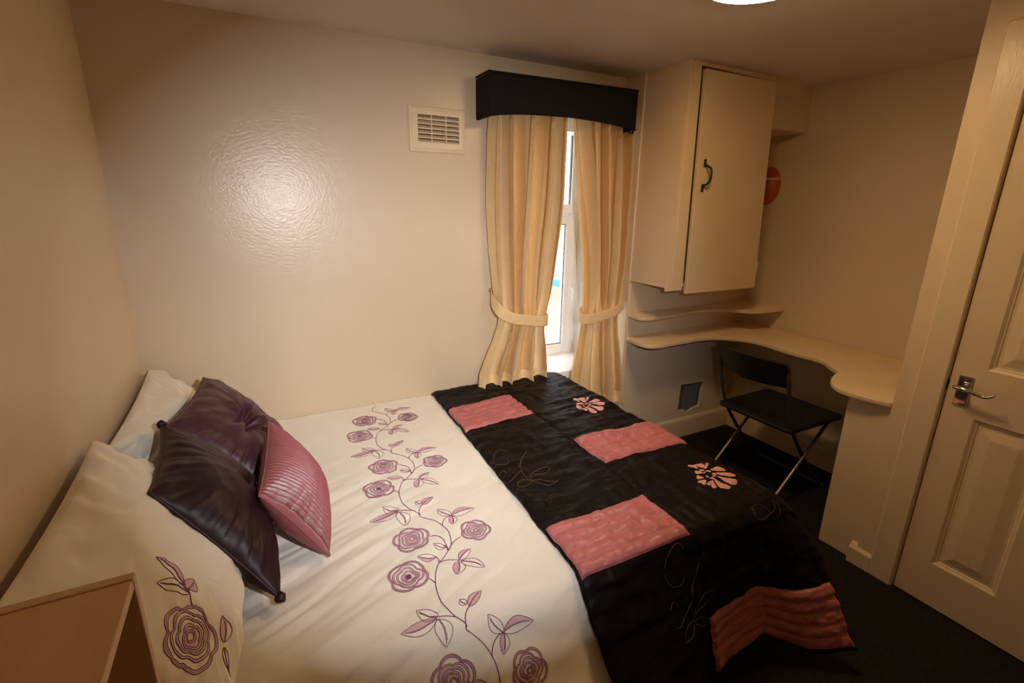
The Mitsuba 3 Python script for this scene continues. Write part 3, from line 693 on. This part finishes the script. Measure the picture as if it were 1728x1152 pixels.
stem = [[(0.0, 0.0), (0.0302, -0.0368), (0.0468, -0.0734), (0.0524, -0.1037), (0.0482, -0.1411), (0.0381, -0.1676), (0.0224, -0.1842), (0.0015, -0.2032), (-0.0134, -0.2152), (-0.0296, -0.2381), (-0.0415, -0.2639), (-0.0492, -0.2906), (-0.0534, -0.3225), (-0.0526, -0.3491), (-0.0474, -0.3716), (-0.0353, -0.4014), (-0.0242, -0.4155), (-0.0169, -0.4301)], [(0.0, 0.0), (0.0031, 0.0208), (0.0111, 0.0383), (0.0249, 0.0518)], [(0.0468, -0.0734), (0.0547, -0.0562), (0.0677, -0.0439), (0.0896, -0.0387)], [(0.0255, -0.1821), (0.0429, -0.1613), (0.0601, -0.1483), (0.0769, -0.1411)], [(-0.002, -0.1031), (0.0157, -0.1146), (0.0255, -0.1324), (0.028, -0.1564), (0.0263, -0.1801)], [(0.0231, -0.1845), (0.0255, -0.1675), (0.0232, -0.1565)], [(-0.0134, -0.2152), (-0.0112, -0.2003), (-0.0133, -0.1889)], [(-0.0134, -0.2152), (-0.0001, -0.2139), (0.0174, -0.2181), (0.04, -0.2294)], [(-0.0469, -0.2776), (-0.0521, -0.2679), (-0.0607, -0.2574)], [(-0.0353, -0.4014), (-0.0542, -0.3901), (-0.075, -0.3839)]]
rose_spots = [((0.1298, -0.1314), 0.047, 0), ((-0.0538, -0.0915), 0.054, 1), ((-0.1025, -0.228), 0.054, 2)]
leaf_spots = [((0.0249, 0.0518), (0.0701, 0.0831), 0.026, 3), ((0.021, 0.0617), (0.01, 0.08), 0.02, 0), ((0.0896, -0.0387), (0.0608, 0.0121), 0.03, 0), ((0.0896, -0.0387), (0.1687, -0.0337), 0.036, 1), ((0.0892, -0.0399), (0.0756, -0.0822), 0.026, 2), ((0.0215, -0.1655), (-0.0057, -0.142), 0.022, 0), ((-0.0133, -0.1889), (-0.0612, -0.1718), 0.025, 1), ((0.0404, -0.2285), (0.085, -0.2009), 0.026, 1), ((0.0425, -0.233), (0.0907, -0.2853), 0.032, 0), ((0.0353, -0.2316), (0.0149, -0.2754), 0.034, 2), ((-0.0742, -0.3817), (-0.1164, -0.343), 0.033, 0), ((-0.0791, -0.3861), (-0.1663, -0.392), 0.04, 2), ((-0.0771, -0.3897), (-0.0742, -0.4588), 0.04, 0)]
petal = [((0.0049, 0.0507), (-0.0018, 0.091), 0.0294), ((0.0308, 0.038), (0.03, 0.0853), 0.0482), ((0.0342, 0.0398), (0.0717, 0.0686), 0.015), ((0.0409, 0.026), (0.1005, 0.0161), 0.0445), ((0.0448, 0.0049), (0.0929, -0.0393), 0.0395), ((0.0295, -0.0131), (0.0514, -0.0778), 0.0445), ((0.001, -0.0255), (-0.004, -0.0879), 0.0473), ((-0.0124, -0.027), (-0.0384, -0.0601), 0.0218), ((-0.0177, -0.0277), (-0.0442, -0.0369), 0.0153), ((-0.0273, -0.0132), (-0.0563, -0.0278), 0.016), ((-0.0273, -0.0132), (-0.0584, -0.0076), 0.0224), ((-0.0196, 0.0028), (-0.0379, 0.0192), 0.0247), ((-0.0017, 0.0227), (-0.0221, 0.042), 0.0254), ((0.0153, 0.0316), (-0.0003, 0.0417), 0.0187), ((0.0235, 0.0068), (0.0392, -0.0009), 0.02), ((0.0102, -0.0046), (0.0246, -0.0123), 0.0148), ((-0.0099, -0.0119), (0.0041, -0.0238), 0.0196), ((0.0158, 0.0278), (0.0326, 0.0178), 0.017), ((-0.0064, 0.0165), (0.0093, 0.0241), 0.0083), ((-0.0051, 0.0074), (-0.0023, -0.0024), 0.0149)]
gold1 = [[(0.84, 1.472), (0.804, 1.447), (0.767, 1.4), (0.744, 1.35), (0.741, 1.308), (0.744, 1.285), (0.772, 1.279), (0.8, 1.258), (0.839, 1.243)], [(0.829, 1.468), (0.784, 1.424), (0.747, 1.379)], [(0.744, 1.35), (0.707, 1.332), (0.668, 1.316), (0.655, 1.336)], [(0.744, 1.285), (0.788, 1.306), (0.83, 1.308), (0.855, 1.329), (0.823, 1.338), (0.786, 1.33), (0.751, 1.303)], [(0.744, 1.285), (0.723, 1.262), (0.686, 1.264), (0.696, 1.289), (0.725, 1.299), (0.741, 1.287)], [(0.839, 1.243), (0.796, 1.239), (0.763, 1.262), (0.744, 1.278)], [(0.675, 1.461), (0.682, 1.426), (0.702, 1.416), (0.731, 1.434)], [(0.757, 1.504), (0.754, 1.523), (0.73, 1.526), (0.7, 1.506), (0.681, 1.474)], [(0.656, 1.371), (0.677, 1.383), (0.684, 1.365)]]
gold2 = [[(1.331, 1.908), (1.394, 1.939), (1.447, 1.907), (1.472, 1.856), (1.493, 1.801), (1.497, 1.728), (1.5, 1.672)], [(1.394, 1.939), (1.431, 2.001), (1.473, 2.025), (1.443, 1.963), (1.404, 1.934)], [(1.447, 1.907), (1.514, 1.946), (1.549, 1.923), (1.507, 1.885), (1.471, 1.887)], [(1.331, 1.908), (1.361, 1.909), (1.405, 1.918)], [(1.493, 1.801), (1.534, 1.805), (1.539, 1.764), (1.511, 1.707)]]
gold3 = [[(1.327, 0.83), (1.32, 0.811), (1.35, 0.802), (1.389, 0.806)], [(1.327, 0.83), (1.36, 0.846), (1.38, 0.834), (1.387, 0.811)], [(1.429, 0.841), (1.423, 0.826), (1.389, 0.806)], [(1.433, 0.833), (1.435, 0.814), (1.416, 0.789)]]
gold4 = [[(1.457, 0.937), (1.45, 0.913), (1.442, 0.878)], [(1.471, 1.048), (1.482, 1.032)], [(1.433, 0.993), (1.458, 0.981)]]

J0 = np.array([0.3663, 1.284])
PITCH = np.array([-0.021, -0.437])
def vine(at):
    for k in (-2, -1, 0, 1):
        o = J0 + PITCH * k + (np.array([.002, 0]) if k < 0 else 0)
        ok = lambda p: p[1] < 2.235
        st = [np.array(l) + o for l in stem]
        st = [l for l in st if len(l[[ok(p) for p in l]]) > 2]
        add(t_duvet + '__embroidered_stem', cat(*[thread(at, l[[ok(p) for p in l]], .0013, 36) for l in st]), 'thread_plum', True)
        for c, r, kind in rose_spots:
            c = np.array(c) + o
            if c[1] < 2.2:
                rose(at, t_duvet + '__embroidered_rose', c, r, kind)
        for b, tip, w, kind in leaf_spots:
            b, tip = np.array(b) + o, np.array(tip) + o
            if max(b[1], tip[1]) > 2.235 or min(b[1], tip[1]) < .5:
                continue
            th, fl = leaf(at, b, tip, w, kind)
            key = add(t_duvet + '__embroidered_leaf', cat(*th), 'thread_plum', True)
            if fl:
                add(key + '__stitched_fill', cat(*fl), 'stitch_mauve', True)
vine(duvet_at)

# ------------------------------------------------------------------ quilted throw over the foot of the bed
Q0, Q1 = 0.66, 1.565            # cloth x range
QF = 2.240                      # far edge
QE = 0.885                      # where it starts to bend over the near edge
ZQ = 0.580
def quilt_at(u, y, h=0.0):
    u, y = np.broadcast_arrays(np.asarray(u, float), np.asarray(y, float))
    def pos(u, y):
        k = np.clip((1.0 - u) / .34, 0, 1)
        x = u + k * .066 * np.clip((y - .8) / 1.44, 0, 1)          # left edge runs slightly askew
        s = QE - y
        b = np.maximum(s, 0)
        r = .07
        a = np.clip(b / r, 0, 1.45)
        yo, zo = r * np.sin(a), r * (1 - np.cos(a))
        e = np.maximum(b - r * 1.45, 0)
        # shape of the hem in plan, u -> (x, y), and how far it swings out from the edge
        ku = [0.60, .70, .90, 1.06, 1.18, 1.28, 1.36, 1.44, 1.50, 1.57, 1.64]
        hx = [0.62, .72, .93, 1.130, 1.255, 1.385, 1.460, 1.530, 1.590, 1.632, 1.640]
        hy = [.490, .505, .620, .745, .775, .785, .745, .665, .620, .595, .620]
        X1, Y1 = PchipInterpolator(ku, hx)(u), PchipInterpolator(ku, hy)(u)
        tt = np.clip(e / .44, 0, 1.3)
        tx = np.clip((b - .03) / .5, 0, 1.3)
        x = x + (X1 - x) * tx
        ybase = QE - yo
        yy = np.where(s > 0, ybase + (Y1 - (QE - r)) * tt, y)
        run = np.sqrt(np.maximum(e ** 2 - ((Y1 - (QE - r)) * tt) ** 2 - ((X1 - u) * tt * .7) ** 2, (e * .86) ** 2))
        z = ZQ - zo - run - .045 * tt * np.clip((u - 1.30) / .12, 0, 1)
        ft = np.maximum(u - 1.435, 0) * np.clip(1 - b / .35, 0, 1)      # over the foot of the bed
        r2 = .075
        a2 = np.clip(ft / r2, 0, 1.4)
        x = np.where(ft > 0, np.minimum(x, 1.435 + (x - 1.435)) + (r2 * np.sin(a2) - ft), x)
        z = z - r2 * (1 - np.cos(a2)) - np.maximum(ft - r2 * 1.4, 0)
        lf = np.clip((Q0 + .03 - u) / .03, 0, 1)                          # rolled left edge
        z = z - .012 * lf ** 2
        far = np.clip((y - 2.19) / .05, 0, 1)
        z = z - .010 * far ** 2
        # padding: seam grooves, gentle puckers
        q = np.stack([u, y, 0 * u], -1)
        seam = np.exp(-((u - 1.062) / .007) ** 2) * .006
        puff = .014 * (meshkit.fbm(q * 5, 3, 21) - .5) + .016 * (meshkit.fbm(q * [9, 26, 1], 3, 4) - .5) + .008 * (meshkit.fbm(q * [34, 13, 1], 2, 6) - .5)
        side = np.clip(b / .08, 0, 1)
        z = z + (puff - seam) * (1 - .7 * side)
        yy = yy - side * (puff * 1.2 - seam)
        return np.stack([x, yy, z], -1)
    p = pos(u, y)
    if np.any(np.asarray(h) != 0):
        e = 1.5e-3
        n = np.cross(pos(u + e, y) - pos(u - e, y), pos(u, y + e) - pos(u, y - e))
        n /= np.linalg.norm(n, axis=-1, keepdims=True) + 1e-12
        p = p + n * np.asarray(h)[..., None]
    return p

tq = thing('quilt_throw', 'black quilted throw with pink satin patches over the foot of the bed', 'quilt')
U, Y = np.meshgrid(np.linspace(Q0, Q1, 230), np.linspace(.335, QF, 420), indexing='ij')
add(tq + '__cloth', slab(quilt_at(U, Y), .014), 'black_taffeta', True)
# piping along the long left edge and the hem
for P in (np.c_[np.full(160, Q0 + .001), np.linspace(.34, QF, 160)], np.c_[np.linspace(Q0, Q1, 100), np.full(100, .337)]):
    add(tq + '__edge_piping', tube(quilt_at(P[:, 0], P[:, 1], np.full(len(P), -.004)), .006, 8), 'black_taffeta', True)
def patch(u0, u1, y0, y1, seed, turn=0.0):
    """Ruched satin: five gathered rows with crinkles."""
    nu, ny = 120, 90
    a, b = np.meshgrid(np.linspace(0, 1, nu), np.linspace(0, 1, ny), indexing='ij')
    u = u0 + (u1 - u0) * a
    y = y0 + (y1 - y0) * b + turn * (a - .5)
    row = np.abs(np.sin(np.pi * 5 * b)) ** .6
    q = np.stack([u * 55, y * 30, 0 * u], -1)
    cr = meshkit.fbm(q, 3, seed) - .5
    h = .0015 + .0085 * row + .0045 * cr * (.3 + row) + .003 * (meshkit.fbm(q * .25, 2, seed + 1) - .5)
    edge = np.minimum(np.minimum(a, 1 - a) * nu, np.minimum(b, 1 - b) * ny)
    h = np.where(edge < 2, .0012 * edge, np.maximum(h, .0015))
    add(tq + '__satin_patch', grid(quilt_at(u, y, h)), 'pink_satin', True, label='ruched dusty pink satin patch')
patch(.662, 1.055, 1.752, 1.99, 1, .03)
patch(1.070, 1.50, 1.262, 1.472, 2, .0)
patch(.662, 1.052, .838, 1.045, 3, .0)
patch(1.070, 1.556, .345, .545, 4, .0)

def petals(c, scale, mirror):
    key = thing_part = tq + '__applique_flower'
    k = 0
    while key in scene or key in labels or any(x.startswith(key + '__') for x in scene):
        k += 1
        key = f'{thing_part}_{k:03d}'
    for b, tip, w in petal:
        b, tip = np.array(b) * scale + c, np.array(tip) * scale + c
        d = tip - b; L = np.linalg.norm(d); d /= L; nrm = np.array([-d[1], d[0]])
        s = np.linspace(0, 1, 16)[:, None]; v = np.linspace(-1, 1, 7)[None, :]
        wid = w * .84 * scale / 2 * (np.clip(s * 1.25 + .12, 0, 1) ** .8) * np.sqrt(np.clip(1 - np.maximum(s - .72, 0) ** 2 / .0784, 0, 1))
        wid = np.where(s > .985, wid * .75, wid)
        notch = .22 * w * (1 - np.abs(v)) * np.clip((s - .8) / .2, 0, 1)
        u = b[0] + d[0] * (L * s - notch) + nrm[0] * wid * v
        y = b[1] + d[1] * (L * s - notch) + nrm[1] * wid * v
        h = .0012 + .0035 * (1 - v ** 2) * np.sin(np.pi * np.clip(s, .02, .98)) ** .5 + 0 * u
        add(key + '__petal', grid(quilt_at(u, y, h)), 'pale_pink_satin', True)
    labels[key] = {'label': 'pale pink satin applique flower'}
petals(np.array([1.337, 1.024]), 1.0, 1)
petals(np.array([1.322, 1.742]), .98, 1)
for gl in (gold1, gold2, gold3, *[[g] for g in gold4]):
    add(tq + '__gold_embroidery', cat(*[thread(quilt_at, l, .0010, 30, .0015) for l in gl]), 'gold_thread', True, label='bronze thread flower stitching')
low = [[(x + .25, y - .70) for x, y in l] for l in gold1]
add(tq + '__gold_embroidery', cat(*[thread(quilt_at, l, .0010, 30, .0015) for l in low]), 'gold_thread', True, label='bronze thread flower stitching on the hanging side')

# ------------------------------------------------------------------ pillows and cushions
def cushion_grid(n=90, m=90, plump=.5, pinch=.07, seed=0, wrinkle=.02):
    """Both faces of a stuffed cushion in unit coordinates: a, b in [-1, 1], c the loft."""
    a, b = np.meshgrid(np.sin(np.linspace(-1, 1, n) * np.pi / 2), np.sin(np.linspace(-1, 1, m) * np.pi / 2), indexing='ij')
    c = ((1 - a ** 2) * (1 - b ** 2)) ** plump
    A = a * (1 - pinch * (1 - b ** 2)); B = b * (1 - pinch * (1 - a ** 2))
    return a, b, A, B, c

def cushion(key, corners, thick, bsdf, seed, detail=None, plump=.42, pinch=.07, back=.8, n=90, wrinkle=.03, smooth=True, plain=None):
    """corners: four points (a-,b-), (a+,b-), (a+,b+), (a-,b+) of the seam; returns a function that gives points of the front face."""
    C = np.array(corners, float)
    nrm = np.cross(C[1] - C[0], C[3] - C[0]); nrm /= np.linalg.norm(nrm)
    def face(a, b, side):
        A = a * (1 - pinch * (1 - b ** 2)); B = b * (1 - pinch * (1 - a ** 2))
        w = [(1 - A) * (1 - B), (1 + A) * (1 - B), (1 + A) * (1 + B), (1 - A) * (1 + B)]
        p = sum(wi[..., None] * ci / 4 for wi, ci in zip(w, C))
        c = np.clip((1 - a ** 2) * (1 - b ** 2), 0, 1) ** plump
        q = np.stack([a * 2 + 5 * side, b * 2, 0 * a + seed], -1)
        edge = (1 - c)
        wr = wrinkle * (meshkit.fbm(q * 1.3, 3, seed) - .5) + wrinkle * 1.1 * edge * (meshkit.fbm(np.stack([np.arctan2(b, a) * 7, np.hypot(a, b) * .8, 0 * a], -1), 3, seed + 2) - .5)
        h = thick * c + wr * np.clip(c * 3, 0, 1)
        if detail is not None and side > 0:
            h = h + detail(a, b, c)
        return p + nrm * (h * (1 if side > 0 else -back))[..., None]
    a, b = np.meshgrid(np.sin(np.linspace(-1, 1, n) * np.pi / 2), np.sin(np.linspace(-1, 1, n) * np.pi / 2), indexing='ij')
    f, k = grid(face(a, b, 1)), grid(face(a, b, -1)[::-1])
    if plain:                                         # patterned front, plain back
        add(key, f, bsdf, smooth, uv=np.stack([(a + 1) / 2, (b + 1) / 2], -1).reshape(-1, 2))
        add(key + '_back', k, plain, smooth)
        e = np.linspace(-1, 1, 40)
        ring = np.r_[np.c_[e, -np.ones(40)], np.c_[np.ones(40), e], np.c_[-e, np.ones(40)], np.c_[-np.ones(40), -e]]
        return face, face(ring[:, 0], ring[:, 1], 1)
    m = trimesh.Trimesh(*(lambda x: (x.vertices, x.faces))(cat(f, k)), process=False)
    m.merge_vertices(digits_vertex=6)
    m.fix_normals()
    add(key, m, bsdf, smooth)
    e = np.linspace(-1, 1, 40)
    ring = np.r_[np.c_[e, -np.ones(40)], np.c_[np.ones(40), e], np.c_[-e, np.ones(40)], np.c_[-np.ones(40), -e]]
    return face, face(ring[:, 0], ring[:, 1], 1)

# far pillow, in the corner
t = thing('pillow', 'plain white pillow in the corner behind the shiny plum cushion', 'pillow', 'white pillows at the wall')
cushion(t + '__case', [(-.165, 1.58, .585), (-.165, 2.24, .585), (-.412, 2.24, .858), (-.416, 1.575, .838)], .068, 'pillow_linen', 3, plump=.34, back=.12, wrinkle=.05, n=130, pinch=.05)
# near pillow with the embroidered rose
t = thing('pillow', 'white pillow with an embroidered plum rose, nearest the wooden bedside unit', 'pillow', 'white pillows at the wall')
pf, _ = cushion(t + '__case', [(-.130, .800, .590), (-.120, 1.46, .590), (-.415, 1.482, .905), (-.412, .800, .900)], .070, 'pillow_linen', 6, plump=.34, back=.12, wrinkle=.05, n=130, pinch=.05)
def pillow_at(u, y, h=0.0):
    """u across from the front edge (0) to the wall (.4), y along the pillow; both in metres."""
    u, y = np.broadcast_arrays(np.asarray(u, float), np.asarray(y, float))
    f = lambda u, y: pf((y - 1.135) / .335, np.clip(u / .21 - 1, -.999, .999), 1)
    p = f(u, y)
    e = 1e-3
    n = np.cross(f(u, y + e) - f(u, y - e), f(u + e, y) - f(u - e, y))
    n /= np.linalg.norm(n, axis=-1, keepdims=True)
    n = np.where((n[..., :1] + n[..., 2:]) < 0, -n, n)
    return p + n * np.asarray(h)[..., None]
rose(pillow_at, t + '__embroidered_rose', np.array([.134, .890]), .062, 1)
add(t + '__embroidered_stem', thread(pillow_at, [(.151, .950), (.157, .965), (.159, .975), (.163, .987)], .0010, 20), 'thread_plum', True)
for b, tip, w, kd in (((.169, 1.000), (.244, 1.030), .034, 1), ((.165, .990), (.149, 1.035), .034, 3), ((.159, .977), (.229, .965), .036, 0), ((.062, .915), (.075, .970), .026, 2), ((.060, .905), (.034, .862), .020, 0)):
    th, fl = leaf(pillow_at, b, tip, w, kd)
    k = add(t + '__embroidered_leaf', cat(*th), 'thread_plum', True)
    if fl:
        add(k + '__stitched_fill', cat(*fl), 'stitch_mauve', True)

def corner_knot(key, p, bsdf, seed):
    m = trimesh.creation.icosphere(2, .012)
    m.vertices *= (.8 + .5 * meshkit.noise(np.array(m.vertices) * 120, seed)[:, None])
    m.apply_translation(p)
    add(key, m, bsdf, True)

# tufted plum cushion at the back
def tuft(a, b, c):
    r = np.hypot(a, b); th = np.arctan2(b, a)
    fold = np.sin(th * 5 + 1.2 * np.sin(th * 2)) * .5 + .5 * np.sin(th * 9 + 1.0)
    return -.062 * np.exp(-(r / .20) ** 2) - .020 * np.exp(-(r / .5) ** 2) + .013 * fold * np.exp(-((r - .32) / .26) ** 2)
t = thing('cushion', 'shiny plum satin cushion with a buttoned centre against the far pillow', 'cushion')
TC = [(-.02, 1.535, .590), (.030, 1.975, .598), (-.215, 2.035, .862), (-.285, 1.60, .860)]
f, ring = cushion(t + '__cover', TC, .085, 'plum_satin', 12, tuft, wrinkle=.018, n=150, back=.5)
add(t + '__seam_piping', tube(ring, .0035, 6), 'plum_satin', True)
b = lathe([(0.0003, .006), (.008, .005), (.012, .001), (.0125, -.003)], 18); C = np.array(TC, float); nn = np.cross(C[1] - C[0], C[3] - C[0]); nn /= np.linalg.norm(nn)
M = trimesh.geometry.align_vectors([0, 0, 1], nn); b.apply_transform(M); b.apply_translation(f(np.zeros((1, 1)), np.zeros((1, 1)), 1)[0, 0] + nn * .001)
add(t + '__button', b, 'plum_satin', True)

# dark cushion in front
def sag(a, b, c):
    A, B = a - .12, b + .42
    r = np.hypot(A, B); th = np.arctan2(B, A)
    fold = np.sin(th * 6 + np.sin(th * 2)) * np.exp(-((r - .28) / .2) ** 2)
    return -.040 * np.exp(-(r / .16) ** 2) + .008 * fold * c
t = thing('cushion', 'very dark purple satin cushion leaning on the rose pillow, in front of the plum one', 'cushion')
DC = [(-.035, 1.085, .590), (-.070, 1.530, .600), (-.292, 1.615, .868), (-.268, 1.225, .862)]
f, ring = cushion(t + '__cover', DC, .092, 'dark_plum_satin', 17, sag, wrinkle=.022, n=150, back=.85, plump=.5)
add(t + '__seam_piping', tube(ring, .0045, 6), 'dark_plum_satin', True)
corner_knot(t + '__corner_knot', np.array(DC[0]) + [0, 0, .004], 'dark_plum_satin', 1)
corner_knot(t + '__corner_knot', DC[2], 'dark_plum_satin', 2)

# pink pleated cushion
def pleats(a, b, c):
    k = np.clip(c * 5, 0, 1)
    q = (a + 1) / 2 * 30
    return .0034 * np.cos(2 * np.pi * (q - .25)) * k
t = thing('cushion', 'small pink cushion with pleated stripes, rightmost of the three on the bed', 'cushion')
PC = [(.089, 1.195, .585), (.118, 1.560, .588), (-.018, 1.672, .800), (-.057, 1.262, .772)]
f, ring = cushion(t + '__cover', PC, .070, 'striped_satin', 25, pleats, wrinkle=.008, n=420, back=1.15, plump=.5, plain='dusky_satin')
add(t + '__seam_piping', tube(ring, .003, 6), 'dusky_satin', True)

# ------------------------------------------------------------------ bedside unit in the near left corner
t = thing('bedside_unit', 'beech veneer bedside unit with an open front in the near left corner', 'bedside unit')
bx0, bx1, by0, by1, bz = XL + .003, -.2114, .30, .800, .960
add(t + '__side_panel', rbox(bx0, bx1, by1 - .016, by1, 0, bz, .0012), 'beech_edge', False, label='far side panel')
add(t + '__side_panel', rbox(bx0, bx1, by0, by0 + .016, 0, bz, .0012), 'beech_edge', False, label='near side panel')
add(t + '__top', rbox(bx0, bx1 - .001, by0 + .0165, by1 - .0165, bz - .018, bz - .002, .0012), 'beech_veneer', False)
add(t + '__shelf', rbox(bx0 + .005, bx1 - .004, by0 + .0165, by1 - .0165, .44, .456, .0012), 'beech_veneer', False)
add(t + '__bottom', rbox(bx0 + .005, bx1 - .004, by0 + .0165, by1 - .0165, .06, .076, .0012), 'beech_veneer', False)
add(t + '__back_panel', rbox(bx0, bx0 + .004, by0 + .0165, by1 - .0165, .03, bz - .02, .0008), 'beech_veneer', False)
